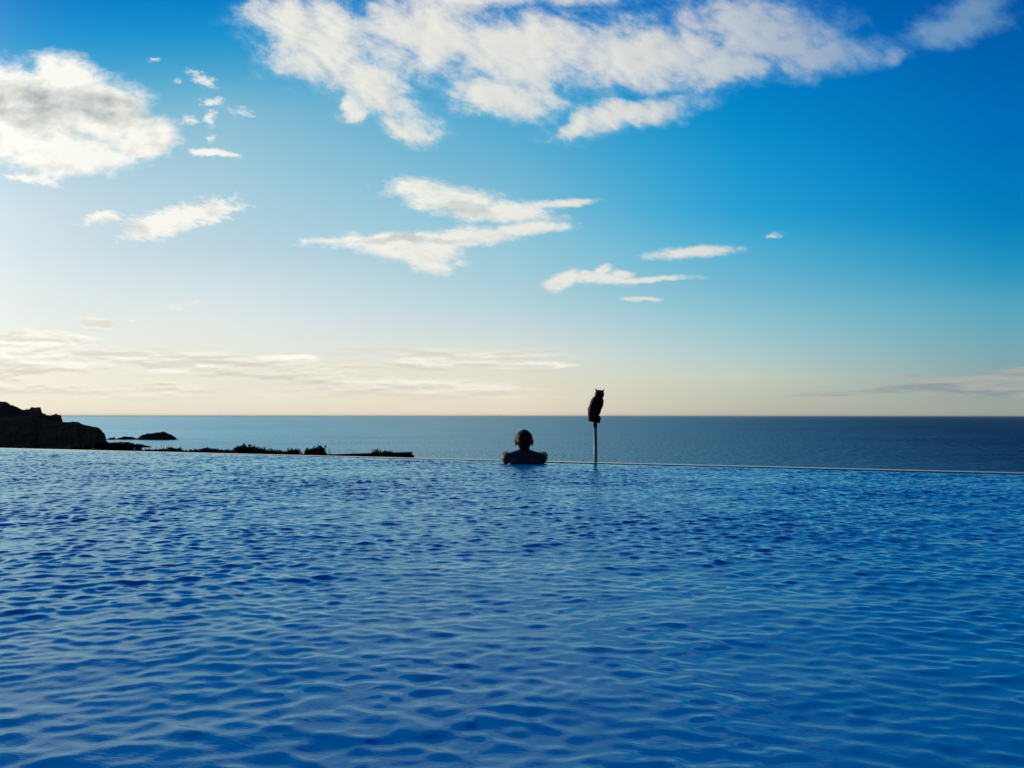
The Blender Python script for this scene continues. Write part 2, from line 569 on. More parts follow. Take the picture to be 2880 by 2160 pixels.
sx = axis(-16.0, 12.0, 0.3, 0.0066, 0.0011, 0.017)
tx = axis(0.0, T0 + 1.5, T0 - 1.0, 0.0058, 0.0009, 0.012)       # t: distance inwards from the edge
Sg, Tg = np.meshgrid(sx, tx)
X0 = ed.x * Sg + en.x * (T0 - Tg)
Y0 = ed.y * Sg + en.y * (T0 - Tg)
rng_ = np.random.default_rng(11)
Xw, Yw, Zw = X0.copy(), Y0.copy(), np.zeros_like(X0)
comps = []
for k in range(78):
    comps.append((0.030 * (0.095 / 0.030) ** rng_.random(), rng_.normal(-90, 36), 0.0195))
for k in range(16):
    comps.append((0.115 * (0.30 / 0.115) ** rng_.random(), rng_.normal(-86, 40), 0.0125))
for k in range(9):
    comps.append((0.30 + 0.6 * rng_.random(), rng_.normal(-80, 55), 0.0080))
for lam, ang, slope in comps:
    kx, ky = math.cos(R(ang)) * 2 * math.pi / lam, math.sin(R(ang)) * 2 * math.pi / lam
    ph = rng_.random() * 6.283
    a_ = slope * lam / (2 * math.pi) * 1.414
    th = kx * X0 + ky * Y0 + ph
    Zw += a_ * np.cos(th)
    sn = np.sin(th) * a_ * 0.75
    Xw -= sn * math.cos(R(ang))
    Yw -= sn * math.sin(R(ang))
# the water is calmer close to the near side of the pool and in drifting patches
dist = np.hypot(X0, Y0)
env = 0.62 + 0.38 * np.clip((dist - 1.2) / 2.2, 0, 1)
env *= 1.0 + 0.26 * np.sin(X0 * 1.9 + 0.8 * np.sin(Y0 * 1.3) + 0.5) * np.sin(Y0 * 2.3 + 0.9 * np.sin(X0 * 1.1))
Zw *= env
Xw = X0 + (Xw - X0) * env
Yw = Y0 + (Yw - Y0) * env
edge_f = np.clip(Tg / 0.06, 0, 1)
Xw = X0 + (Xw - X0) * edge_f
Yw = Y0 + (Yw - Y0) * edge_f
Zw = Zw * (0.25 + 0.75 * np.clip(Tg / 0.25, 0, 1))
water = link('pool_water', grid_mesh('pool_water', Xw[::-1], Yw[::-1], Zw[::-1]), ww)
tag(water, kind='structure')

# ------------------------------------------------------------------ sea
ms, ns, bs = mat('sea_water', (0.0, 0.072, 0.165), 0.5)
bs.inputs['Specular IOR Level'].default_value = 0.0
gl = ns.new('ShaderNodeBsdfGlossy')
gl.inputs['Color'].default_value = (0.68, 0.98, 0.97, 1)
gl.inputs['Roughness'].default_value = 0.31
mxs = ns.new('ShaderNodeMixShader')
ns.l.new(bs.outputs[0], mxs.inputs[1])
ns.l.new(gl.outputs[0], mxs.inputs[2])
ns.l.new(mxs.outputs[0], ms.node_tree.nodes['Material Output'].inputs['Surface'])
tcs = ns.new('ShaderNodeTexCoord')
co = tcs.outputs['Object']
h1 = ns.noise(ns.vmath('MULTIPLY', co, (0.55, 1.0, 1.0)), 0.16, 5, 0.62, dist=0.3)
h2 = ns.noise(ns.vmath('MULTIPLY', co, (0.5, 1.0, 1.0)), 0.9, 3, 0.6)
hh = ns.math('ADD', ns.math('MULTIPLY', h1, 2.4), ns.math('MULTIPLY', h2, 0.55))
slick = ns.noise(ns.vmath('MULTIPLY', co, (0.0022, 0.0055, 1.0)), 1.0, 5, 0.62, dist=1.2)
bps = ns.new('ShaderNodeBump')
bps.inputs['Distance'].default_value = 1.0
bps.inputs['Strength'].default_value = 0.5
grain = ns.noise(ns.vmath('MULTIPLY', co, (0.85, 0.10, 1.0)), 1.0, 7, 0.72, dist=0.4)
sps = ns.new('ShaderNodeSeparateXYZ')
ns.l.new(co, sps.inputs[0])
# painted sheen: reflectivity graded from silvery at left to dark at right
side_pos = ns.math('DIVIDE', sps.outputs[0], ns.math('ADD', sps.outputs[1], 120.0))
side_pos = ns.math('ADD', side_pos, ns.math('MULTIPLY', ns.math('SUBTRACT', slick, 0.5), 0.5))
sheen_grad = ns.rng(side_pos, -0.62, 0.55, 0.98, 0.07, smooth=False)
fac = ns.math('ADD', ns.math('MULTIPLY', sheen_grad, ns.rng(slick, 0.38, 0.62, 0.88, 1.12)), ns.math('MULTIPLY', ns.math('SUBTRACT', grain, 0.5), 1.5), clamp=True)
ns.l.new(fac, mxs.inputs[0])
ns.l.new(hh, bps.inputs['Height'])
ns.l.new(bps.outputs[0], bs.inputs['Normal'])
ns.l.new(bps.outputs[0], gl.inputs['Normal'])
xs = np.sinh(np.linspace(-7.5, 7.5, 120)) * (150000 / math.sinh(7.5))
ysea = 20 + np.concatenate([[0], np.geomspace(10, 150000, 120)])
Xs, Ys = np.meshgrid(xs, ysea)
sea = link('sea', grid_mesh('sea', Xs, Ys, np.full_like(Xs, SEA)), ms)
tag(sea, kind='structure')

# ------------------------------------------------------------------ terrain
def interp(pts, x):
    return float(np.interp(x, [p[0] for p in pts], [p[1] for p in pts]))


def ridge(name, prof, x0, x1, nx, Yr, back, frontd, nz, base, m, amp, nscale, seed, power=0.55, pw2=0.6):
    """landform whose skyline at depth Yr follows a list of photo points"""
    X = np.zeros((nz, nx)); Yy = np.zeros((nz, nx)); Z = np.zeros((nz, nx))
    for i in range(nx):
        px = x0 + (x1 - x0) * i / (nx - 1)
        wx = (px - 1440) / F * Yr
        top = CAMH - (interp(prof, px) - 1170) / F * Yr
        for j in range(nz):
            t = -1 + 2 * j / (nz - 1)
            if t < 0:
                y = Yr + t * frontd
                f = (1 - (-t) ** (1 / power)) if -t < 1 else 0
            else:
                y = Yr + t * back
                f = 1 - t ** (1 / pw2)
            q = Vector((wx * nscale, y * nscale, seed))
            nn = mnoise.fractal(q, 0.55, 2.1, 7)
            edge = 1 - abs(t) ** 3
            z = base + (top - base) * max(f, 0) + nn * amp * edge * (0.25 + 0.75 * min(1, abs(t) * 6))
            X[j, i] = wx * y / Yr + mnoise.fractal(q + Vector((5, 9, 2)), 0.9, 2.1, 4) * amp * 0.8 * abs(t)
            Yy[j, i] = y
            Z[j, i] = z if (top - base) > 0.3 else base - 0.3
    me = grid_mesh(name, X, Yy, Z)
    return link(name, me, m, smooth=False)


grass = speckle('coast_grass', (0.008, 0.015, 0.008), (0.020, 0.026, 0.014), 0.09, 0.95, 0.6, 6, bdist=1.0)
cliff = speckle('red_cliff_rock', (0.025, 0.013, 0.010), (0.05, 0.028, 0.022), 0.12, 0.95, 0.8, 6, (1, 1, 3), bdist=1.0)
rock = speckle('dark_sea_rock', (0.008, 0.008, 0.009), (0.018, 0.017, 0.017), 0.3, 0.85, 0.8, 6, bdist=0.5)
soil = speckle('hillside_soil', (0.020, 0.026, 0.014), (0.05, 0.05, 0.03), 0.8, 0.95, 0.5)

rear = [(-1200, 1060), (-500, 1085), (-150, 1112), (0, 1129), (20, 1133), (32, 1141), (46, 1145), (60, 1153), (80, 1153), (90, 1147),
        (114, 1147), (119, 1163), (126, 1166), (128, 1164), (131, 1169), (142, 1168), (157, 1166), (163, 1168), (171, 1168),
        (175, 1183), (178, 1196), (186, 1225), (190, 1236)]
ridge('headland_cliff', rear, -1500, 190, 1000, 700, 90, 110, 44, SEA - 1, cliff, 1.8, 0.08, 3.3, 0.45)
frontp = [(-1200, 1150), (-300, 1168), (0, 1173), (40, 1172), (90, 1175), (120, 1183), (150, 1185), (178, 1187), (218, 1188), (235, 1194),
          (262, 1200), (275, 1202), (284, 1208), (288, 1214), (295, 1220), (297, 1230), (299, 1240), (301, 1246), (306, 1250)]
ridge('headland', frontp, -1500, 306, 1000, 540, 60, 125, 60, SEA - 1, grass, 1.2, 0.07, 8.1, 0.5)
for n_ in ('headland_cliff', 'headland'):
    tag(bpy.data.objects[n_], kind='structure')

shelf = [(280, 1243), (300, 1246), (312, 1245), (330, 1244), (338, 1243), (362, 1243), (376, 1247), (378, 1250), (386, 1248), (400, 1250), (408, 1253), (420, 1255), (426, 1257)]
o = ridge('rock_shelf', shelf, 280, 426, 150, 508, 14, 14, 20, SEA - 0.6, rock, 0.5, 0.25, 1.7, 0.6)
tag(o, 'low dark rock shelf running out from the foot of the headland', 'rock')
isl = [(385, 1236), (394, 1228), (400, 1224), (412, 1221), (418, 1219), (430, 1218), (440, 1216), (452, 1216), (458, 1214), (466, 1216), (474, 1220), (482, 1222), (488, 1227), (494, 1231), (498, 1235)]
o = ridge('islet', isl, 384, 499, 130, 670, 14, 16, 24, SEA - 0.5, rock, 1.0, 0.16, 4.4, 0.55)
tag(o, 'largest dark rocky islet, humped, rising from the sea right of the headland', 'islet')
isl2 = [(326, 1236), (334, 1232), (342, 1230), (352, 1227), (358, 1229), (368, 1228), (378, 1231), (388, 1235)]
o = ridge('sea_rock', isl2, 325, 389, 80, 668, 6, 7, 16, SEA - 0.4, rock, 0.5, 0.3, 6.4, 0.55)
tag(o, 'low jagged rock reef between the headland and the humped islet', 'rock')
isl3 = [(300, 1236), (306, 1233), (309, 1230), (316, 1231), (322, 1229), (325, 1235)]
o = ridge('sea_rock', isl3, 299, 326, 40, 666, 4, 4, 12, SEA - 0.4, rock, 0.4, 0.4, 9.4, 0.55)
tag(o, 'smallest flat topped rock in the sea close beside the headland', 'rock')

# the hillside below the pool falls to the sea
xs = np.linspace(-90, 90, 160)
ts = np.linspace(0.0, 1.0, 90) ** 2 * 190
Xg, Tg2 = np.meshgrid(xs, ts)
Yg = 5.0 - 0.434 * Xg + Tg2 + 3.5
Zg = np.zeros_like(Xg)
for j in range(Xg.shape[0]):
    for i in range(Xg.shape[1]):
        d = Tg2[j, i]
        Zg[j, i] = -1.7 - d * 0.13 + mnoise.fractal(Vector((Xg[j, i] * 0.3, Yg[j, i] * 0.3, 0)), 1, 2, 4) * 0.25
ground = link('ground', grid_mesh('ground', Xg, Yg, Zg), soil)
tag(ground, kind='structure')

# ------------------------------------------------------------------ pool edge: coping on an outer wall
cop_m = speckle('wet_pale_stone', (0.40, 0.40, 0.39), (0.56, 0.55, 0.54), 3.0, 0.22, 0.1, bdist=0.002)
wall_m = speckle('rendered_wall', (0.30, 0.30, 0.29), (0.42, 0.41, 0.39), 2.0, 0.8, 0.2)
edge_shade_m = speckle('wet_edge_shade', (0.010, 0.018, 0.03), (0.02, 0.03, 0.045), 6.0, 0.3)
pe = empty('pool_edge', (en.x * T0, en.y * T0, 0), math.atan2(ed.y, ed.x))
tag(pe, 'narrow pale stone coping along the far overflow edge of the pool', 'pool edge')
bm = bmesh.new()
box(bm, (-16.5, 0.012, -0.06), (12.5, 0.15, 0.0), 0.002)
for v in bm.verts:          # the coping is not quite level: it comes up out of the overflow towards the right
    if v.co.z > -0.03:
        v.co.z += 0.0085 + 0.0008 * v.co.x
from_bm('coping', bm, cop_m, pe, smooth=False)
bm = bmesh.new()
box(bm, (-16.5, 0.004, -0.30), (12.5, 0.0115, -0.002))  # dark strip painting the shade on the wet water side of the coping
from_bm('waterline_shade', bm, edge_shade_m, pe, smooth=False)
bm = bmesh.new()
box(bm, (-16.5, 0.02, -2.4), (12.5, 0.17, -0.0625))
from_bm('outer_wall', bm, wall_m, pe, smooth=False)

# ------------------------------------------------------------------ low roof beyond the edge
roof_m = speckle('roof_felt', (0.045, 0.05, 0.055), (0.075, 0.08, 0.085), 4.0, 0.6, 0.2)
fas_m = speckle('dark_fascia', (0.018, 0.018, 0.02), (0.03, 0.03, 0.032), 5.0, 0.6)
metal_m, _, _ = mat('pale_metal', (0.5, 0.5, 0.5), 0.35, 0.6)
ra = Vector((-1.94, 15.0, 0)); rb = Vector((-3.70, 13.80, 0))
rd = (rb - ra).normalized()
bl = empty('low_building', (ra.x, ra.y, -2.885), math.atan2(rd.y, rd.x))
tag(bl, 'low dark flat roofed building just below the pool edge, beside the shrubs', 'building')
# local: x along the eave to the left (towards the camera), y: negative is away from the camera
bm = bmesh.new()
box(bm, (0.0, -3.2, 2.60), (7.5, 0.0, 2.655), 0.006)
for v in bm.verts:
    v.co.z += min(0, v.co.y + 0.1) * 0.13
from_bm('roof', bm, roof_m, bl, smooth=False)
bm = bmesh.new()
box(bm, (0.015, -0.03, 2.43), (7.5, -0.005, 2.598), 0.003)
from_bm('fascia', bm, fas_m, bl, smooth=False)
bm = bmesh.new()
box(bm, (0.35, -2.9, 0.0), (7.2, -0.4, 2.1))
wl = from_bm('wall', bm, fas_m, bl, smooth=False)
bm = bmesh.new()
prof = [(0.0, 2.60), (0.0, 2.54), (0.03, 2.51), (0.07, 2.51), (0.10, 2.54), (0.10, 2.60), (0.094, 2.60), (0.094, 2.543), (0.067, 2.516), (0.033, 2.516), (0.006, 2.543), (0.006, 2.60)]
r0 = [bm.verts.new((0.02, y + 0.002, z)) for y, z in prof]
r1 = [bm.verts.new((7.4, y + 0.002, z)) for y, z in prof]
for k in range(len(prof)):
    bm.faces.new((r0[k], r0[(k + 1) % len(prof)], r1[(k + 1) % len(prof)], r1[k]))
bm.faces.new(r0); bm.faces.new(r1[::-1])
bmesh.ops.recalc_face_normals(bm, faces=bm.faces)
from_bm('gutter', bm, fas_m, bl, smooth=False)
bm = bmesh.new()
blob(bm, (0.42, 0.112, 2.555), (0.035, 0.012, 0.018))
from_bm('outlet_cap', bm, metal_m, bl)

# ------------------------------------------------------------------ post with owl
post_m = speckle('weathered_galvanised', (0.15, 0.18, 0.20), (0.26, 0.30, 0.33), 14.0, 0.5, 0.1, 5, (1, 1, 0.2))
owl_m = speckle('dark_owl_plastic', (0.010, 0.009, 0.008), (0.022, 0.019, 0.016), 40.0, 0.6, 0.4, 4, bdist=0.002)
PY = 7.93
pb = P(1675, 1300, PY)
pm = empty('post', (pb.x, pb.y, -1.9))
tag(pm, 'slim grey metal post carrying the black owl decoy', 'post')
bm = bmesh.new()
ptop = P(1674, 1185, PY)
tube(bm, [(0, 0, 0), (0, 0, 1.9), (ptop.x - pb.x, 0, ptop.z + 1.9)], 0.0185, 20)
bmesh.ops.recalc_face_normals(bm, faces=bm.faces)
from_bm('shaft', bm, post_m, pm)
bm = bmesh.new()
tube(bm, [(ptop.x - pb.x, 0, ptop.z + 1.9 - 0.055), (ptop.x - pb.x, 0, ptop.z + 1.9 - 0.004)], 0.0208, 20)
bmesh.ops.recalc_face_normals(bm, faces=bm.faces)
from_bm('socket', bm, owl_m, pm)

k_ = PY / F


def O(px, py, dyy=0.0):       # owl coordinates from photo pixels
    return ((px - 1671) * k_, dyy, (1187 - py) * k_)


ow = empty('owl_decoy', P(1671, 1187, PY))
tag(ow, 'black plastic horned owl decoy perched on top of the post', 'owl decoy')
bm = bmesh.new()
lean = 14
blob(bm, O(1678, 1136), (19.0 * k_, 0.055, 24 * k_), (0, lean, 0))
blob(bm, O(1673, 1150), (18.5 * k_, 0.055, 27 * k_), (0, lean - 2, 0))
blob(bm, O(1668, 1163), (14.0 * k_, 0.045, 16 * k_), (0, 6, 0))
blob(bm, O(1675, 1126), (12 * k_, 0.05, 10 * k_))
blob(bm, O(1690, 1128), (8 * k_, 0.042, 10 * k_))
capsule(bm, O(1660, 1150, 0.0), O(1656, 1174, 0.0), 0.026, 0.010)
capsule(bm, O(1664, 1150, -0.012), O(1658, 1176, -0.01), 0.03, 0.012)
blob(bm, O(1686, 1117), (9.5 * k_, 0.036, 8 * k_))
blob(bm, O(1686, 1109.5), (13.6 * k_, 0.048, 13 * k_))
blob(bm, O(1686, 1106), (11.5 * k_, 0.042, 8 * k_))
for s_, tip, mid_ in ((-1, (1676.3, 1095), (1679, 1101)), (1, (1697.6, 1097), (1694, 1102.5))):
    capsule(bm, O(*mid_, 0.004), O(*tip, 0.002), 0.0135, 0.0078)
capsule(bm, O(1671, 1168, 0.01), O(1680, 1176, 0.01), 0.022, 0.02)
capsule(bm, O(1680, 1176, 0.022), O(1687, 1177, 0.022), 0.012, 0.009)
capsule(bm, O(1680, 1176, -0.022), O(1687, 1177, -0.022), 0.012, 0.009)
remesh('body', bm, owl_m, 0.0032, 3, ow)
for s_ in (-1, 1):
    bm = bmesh.new()
    wy = s_ * 0.048
    blob(bm, O(1668, 1150, wy), (11 * k_, 0.014, 27 * k_), (0, 13, 0))
    from_bm('wing', bm, owl_m, ow)
eye_m, _, _ = mat('owl_eye_amber', (0.35, 0.16, 0.01), 0.2)
for s_ in (-1, 1):
    bm = bmesh.new()
    blob(bm, (O(1686, 1108)[0] + s_ * 0.019 + 0.006, 0.040, O(1686, 1108)[2]), (0.0085, 0.006, 0.0085))
    from_bm('eye', bm, eye_m, ow)
bm = bmesh.new()
capsule(bm, (O(1686, 1112)[0] + 0.006, 0.044, O(1686, 1111)[2]), (O(1686, 1112)[0] + 0.007, 0.050, O(1686, 1115)[2]), 0.006, 0.002)
from_bm('beak', bm, owl_m, ow)
# perch block, slightly askew as in the photo
bm = bmesh.new()
pts = [O(1654.5, 1184.2), O(1686, 1190.2), O(1688.6, 1173), O(1683.5, 1168), O(1657, 1170)]
f0 = [bm.verts.new((x, -0.052, z)) for x, _, z in pts]
f1 = [bm.verts.new((x, 0.052, z)) for x, _, z in pts]
bm.faces.new(f0[::-1]); bm.faces.new(f1)
for k in range(5):
    bm.faces.new((f0[k], f0[(k + 1) % 5], f1[(k + 1) % 5], f1[k]))
bmesh.ops.recalc_face_normals(bm, faces=bm.faces)
bmesh.ops.bevel(bm, geom=bm.edges[:], offset=0.003, segments=2, affect='EDGES')
from_bm('base', bm, owl_m, ow, smooth=False)

# ------------------------------------------------------------------ person leaning on the edge, seen from behind
skin_m, nsk, bsk = mat('skin', (0.30, 0.165, 0.115), 0.6)
bsk.inputs['Specular IOR Level'].default_value = 0.3
tcs2 = nsk.new('ShaderNodeTexCoord')
nsk.l.new(nsk.mix(nsk.noise(tcs2.outputs['Object'], 14.0, 4, 0.6), (0.075, 0.048, 0.042, 1), (0.12, 0.078, 0.068, 1)), bsk.inputs['Base Color'])
bsk.inputs['Subsurface Weight'].default_value = 0.05
hair_m = speckle('dark_hair', (0.006, 0.005, 0.004), (0.016, 0.012, 0.010), 120.0, 0.55, 0.6, 3, (1, 1, 0.3), bdist=0.002)
shorts_m = speckle('swim_shorts', (0.015, 0.02, 0.04), (0.02, 0.03, 0.06), 20, 0.8)
dark_m, _, _ = mat('black_plastic', (0.01, 0.01, 0.01), 0.25)
QY = 7.50
qx = (1474 - 1440) / F * QY
pr = empty('person', (qx, QY, 0.0), R(-1.5))
tag(pr, 'person seen from behind in the pool, arms folded on the far edge', 'person')
hz = 0.012
bm = bmesh.new()
# torso
blob(bm, (0, 0.0, -0.10), (0.175, 0.105, 0.16))
blob(bm, (0, 0.01, -0.30), (0.150, 0.100, 0.20))
blob(bm, (0, 0.0, -0.52), (0.155, 0.105, 0.15))
for s_ in (-1, 1):
    blob(bm, (s_ * 0.075, -0.035, -0.03), (0.085, 0.062, 0.10), (0, s_ * 12, 0))          # shoulder blades
    capsule(bm, (s_ * 0.03, 0.0, 0.105), (s_ * 0.130, 0.015, 0.074), 0.044, 0.042)          # trapezius
    blob(bm, (s_ * 0.160, 0.01, 0.052), (0.060, 0.060, 0.058))                             # deltoid
    capsule(bm, (s_ * 0.165, 0.02, 0.045), (s_ * 0.196, 0.28, 0.068), 0.050, 0.043)          # upper arm
    blob(bm, (s_ * 0.186, 0.13, 0.055), (0.046, 0.10, 0.046), (0, 0, -s_ * 10))
    capsule(bm, (s_ * 0.196, 0.29, 0.068), (s_ * 0.110, 0.355 + (0.02 if s_ > 0 else 0), 0.050 + (0.012 if s_ > 0 else 0)), 0.043, 0.035)   # forearm
    capsule(bm, (s_ * 0.110, 0.355 + (0.02 if s_ > 0 else 0), 0.050 + (0.012 if s_ > 0 else 0)), (-s_ * 0.035, 0.375 + (0.03 if s_ > 0 else 0), 0.045 + (0.03 if s_ > 0 else 0)), 0.031, 0.023)
    # legs standing in the water
    capsule(bm, (s_ * 0.085, 0.0, -0.60), (s_ * 0.095, 0.05, -1.02), 0.088, 0.055)
    capsule(bm, (s_ * 0.095, 0.05, -1.02), (s_ * 0.10, -0.02, -1.42), 0.054, 0.034)
    capsule(bm, (s_ * 0.10, -0.03, -1.45), (s_ * 0.11, 0.14, -1.47), 0.034, 0.024)
# neck and head
capsule(bm, (0, 0.01, 0.07), (0, 0.035, 0.17), 0.056, 0.054)
blob(bm, (0, 0.035, 0.240), (0.078, 0.094, 0.088))
blob(bm, (0, 0.055, 0.190), (0.060, 0.078, 0.070))
blob(bm, (0, 0.105, 0.150), (0.036, 0.034, 0.026))              # chin
blob(bm, (0, 0.010, 0.215), (0.068, 0.070, 0.060))
capsule(bm, (0, 0.125, 0.232), (0, 0.146, 0.203), 0.009, 0.013)   # nose
blob(bm, (0, 0.122, 0.176), (0.024, 0.014, 0.008))              # lips
for s_ in (-1, 1):
    blob(bm, (s_ * 0.032, 0.118, 0.250), (0.024, 0.012, 0.008))     # brow
    blob(bm, (s_ * 0.045, 0.098, 0.208), (0.022, 0.022, 0.022))     # cheek
body = remesh('body', bm, skin_m, 0.0055, 6, pr)


def hand(s_, wrist, direction, parent):
    """hand with palm, four fingers and thumb, laid flat; fused to one skin"""
    b = bmesh.new()
    w = Vector(wrist)
    d = Vector(direction).normalized()
    side = Vector((0, 0, 1)).cross(d).normalized() * s_
    up = Vector((0, 0, 1))
    for q in (-0.026, -0.009, 0.009, 0.026):
        capsule(b, w + side * q * 0.5, w + d * 0.075 + side * q, 0.0125, 0.0110)
    for q, L_ in ((-0.028, 0.052), (-0.0095, 0.068), (0.0095, 0.074), (0.028, 0.066)):
        a0 = w + d * 0.078 + side * q
        a1 = a0 + d * L_ * 0.5 + side * q * 0.12 + up * 0.003
        a2 = a1 + d * L_ * 0.33 - up * 0.009
        a3 = a2 + d * L_ * 0.22 - up * 0.012
        capsule(b, a0, a1, 0.0088, 0.0080)
        capsule(b, a1, a2, 0.0080, 0.0072)
        capsule(b, a2, a3, 0.0072, 0.0062)
    t0 = w + d * 0.018 + side * 0.022
    t1 = t0 + d * 0.030 + side * 0.026 - up * 0.003
    t2 = t1 + d * 0.030 + side * 0.010 - up * 0.004
    capsule(b, t0, t1, 0.0125, 0.0100)
    capsule(b, t1, t2, 0.0098, 0.0075)
    return b


for s_ in (-1, 1):
    wz = 0.045 + (0.03 if s_ > 0 else 0)
    wy = 0.375 + (0.03 if s_ > 0 else 0)
    remesh('hand', hand(s_, (-s_ * 0.035, wy, wz), (-s_, 0.10, -0.12), pr), skin_m, 0.0026, 3, pr)
for s_ in (-1, 1):
    bm = bmesh.new()
    # ear: rim, bowl and lobe
    blob(bm, (s_ * 0.0825, 0.022, 0.208), (0.0085, 0.018, 0.026), (0, s_ * 14, -s_ * 22))
    rim = [(s_ * (0.0865 + 0.005 * math.sin(a)), 0.022 - 0.016 * math.cos(a) - 0.003, 0.214 + 0.028 * math.sin(a)) for a in [R(x) for x in range(-70, 131, 20)]]
    tube(bm, rim, 0.0042, 8)
    blob(bm, (s_ * 0.082, 0.024, 0.182), (0.006, 0.008, 0.010))
    bmesh.ops.recalc_face_normals(bm, faces=bm.faces)
    remesh('ear', bm, skin_m, 0.0022, 2, pr)
    bm = bmesh.new()
    blob(bm, (s_ * 0.031, 0.120, 0.236), (0.012, 0.009, 0.008))
    wm = from_bm('eye', bm, speckle('eye_white', (0.6, 0.58, 0.55), (0.65, 0.62, 0.6), 30, 0.3), pr)
# hair: a close crop drawn up to a low ridge at the crown
bm = bmesh.new()
blob(bm, (0, 0.022, 0.255), (0.0835, 0.096, 0.076))
blob(bm, (0, 0.010, 0.225), (0.081, 0.086, 0.070))
blob(bm, (0.002, 0.020, 0.300), (0.050, 0.070, 0.038))
blob(bm, (0.002, 0.016, 0.318), (0.027, 0.050, 0.021))
blob(bm, (0, -0.012, 0.185), (0.058, 0.052, 0.050))
for v in bm.verts:            # keep the face and the ears clear
    if v.co.y > 0.085 and v.co.z < 0.285:
        v.co.y = 0.085
    n_ = mnoise.fractal(v.co * 60, 1, 2, 3)
    v.co += v.co.normalized() * n_ * 0.0015
remesh('hair', bm, hair_m, 0.0032, 2, pr)
# sunglasses pushed up: the side arm stands off the left of the head
bm = bmesh.new()
for s_, w_ in ((-1, 1.04), (1, 0.93)):
    tube(bm, [(s_ * 0.081, 0.018, 0.226), (s_ * 0.0875 * w_, 0.035, 0.248), (s_ * 0.085 * w_, 0.080, 0.272), (s_ * 0.070, 0.118, 0.285)], [0.0022, 0.0024, 0.003, 0.0035], 8)
    blob(bm, (s_ * 0.036, 0.124, 0.285), (0.032, 0.006, 0.020), (0, 0, -s_ * 18))
tube(bm, [(-0.012, 0.129, 0.287), (0.012, 0.129, 0.287)], 0.003, 8)
bmesh.ops.recalc_face_normals(bm, faces=bm.faces)
from_bm('sunglasses', bm, dark_m, pr)
bm = bmesh.new()
blob(bm, (0, 0.0, -0.60), (0.166, 0.118, 0.135))
for s_ in (-1, 1):
    capsule(bm, (s_ * 0.088, 0.005, -0.66), (s_ * 0.092, 0.03, -0.86), 0.098, 0.082)
remesh('swim_shorts', bm, shorts_m, 0.007, 3, pr)

# ------------------------------------------------------------------ plants beyond the edge
leaf_m = speckle('dark_leaf', (0.012, 0.022, 0.010), (0.030, 0.045, 0.020), 6.0, 0.6)
stem_m = speckle('plant_stem', (0.022, 0.018, 0.012), (0.05, 0.04, 0.025), 20.0, 0.8)


def leaf(bm, p, d, L_, w):
    d = d.normalized()
    s = d.orthogonal().normalized()
    s = (Matrix.Rotation(random.random() * 6.28, 3, d) @ s)
    up = d.cross(s)
    a = bm.verts.new(p)
    b = bm.verts.new(p + d * L_ * 0.5 + s * w + up * w * 0.3)
    c = bm.verts.new(p + d * L_)
    e = bm.verts.new(p + d * L_ * 0.5 - s * w + up * w * 0.3)
    bm.faces.new((a, b, c, e))


def shoot(bml, bms, base, h, lean, ls, n, thick=0.006):
    """one upright shoot with leaves up its length"""
    tip = base + Vector((lean[0], lean[1], h))
    tube(bms, [base, base.lerp(tip, 0.5) + Vector((random.uniform(-1, 1) * h * 0.03, 0, 0)), tip], [thick, thick * 0.7, thick * 0.3], 5)
    for k in range(n):
        t = 0.15 + 0.85 * (k + random.random()) / n
        p = base.lerp(tip, t)
        a = random.random() * 6.28
        d = Vector((math.cos(a), math.sin(a), random.uniform(0.4, 1.5)))
        leaf(bml, p, d, ls * random.uniform(0.6, 1.2) * (1.15 - 0.5 * t), ls * 0.22)


def shrub(px0, px1, tops, Y, label, sprigs=10, sprig_h=0.12, seed=1, name='shrub', group='shrubs below the pool edge', leafs=0.055):
    """leafy shrub whose upper outline follows photo points tops"""
    random.seed(seed)
    x0, x1 = (px0 - 1440) / F * Y, (px1 - 1440) / F * Y
    cx = (x0 + x1) / 2
    gz = -2.05 - max(0, Y - 12) * 0.10
    root = empty(name, (cx, Y, gz))
    tag(root, label, 'shrub', group)
    bl_, bs_ = bmesh.new(), bmesh.new()

    def top(px):
        return CAMH - (interp(tops, px) - 1170) / F * Y - gz
    dep = max(0.35, min(0.9, (x1 - x0) * 0.45))
    ns = max(5, int((x1 - x0) * 9))
    for k in range(ns):                      # branching stems carry the crown
        x = x0 + (x1 - x0) * (k + 0.5) / ns
        px = 1440 + x / Y * F
        t_ = top(px)
        y = random.uniform(-dep, dep) * 0.6
        tube(bs_, [((x - cx) * 0.5, y * 0.4, 0), ((x - cx) * 0.8, y * 0.8, t_ * 0.5), (x - cx, y, t_ * 0.9)], [0.02, 0.014, 0.006], 5)
    area = (x1 - x0)
    n = int(area * 8500)
    for _ in range(n):
        px = random.uniform(px0, px1)
        x = (px - 1440) / F * Y - cx
        y = random.uniform(-1, 1)
        t_ = top(px) * (1 - 0.16 * y * y) + 0.005
        z = t_ - abs(random.gauss(0, 0.05 if random.random() < 0.65 else 0.2))
        z = max(z, 0.3)
        wob = mnoise.noise(Vector((px * 0.12, y * 3, seed))) * 0.035
        p = Vector((x, y * dep, z + wob))
        d = Vector((random.gauss(0, 1), random.gauss(0, 1), random.gauss(0.6, 0.8)))
        leaf(bl_, p, d, leafs * random.uniform(0.5, 1.1), leafs * 0.25)
    for _ in range(sprigs):
        px = random.uniform(px0 + 1, px1 - 1)
        x = (px - 1440) / F * Y - cx
        t_ = top(px)
        h = sprig_h * random.uniform(0.35, 1.0)
        shoot(bl_, bs_, Vector((x, random.uniform(-0.6, 0.6) * dep, t_ - 0.10)), h + 0.08, (random.gauss(0, 0.02), 0), 0.04, int(16 + h * 120))
    from_bm('foliage', bl_, leaf_m, root, smooth=False)
    from_bm('stems', bs_, stem_m, root)
    return root


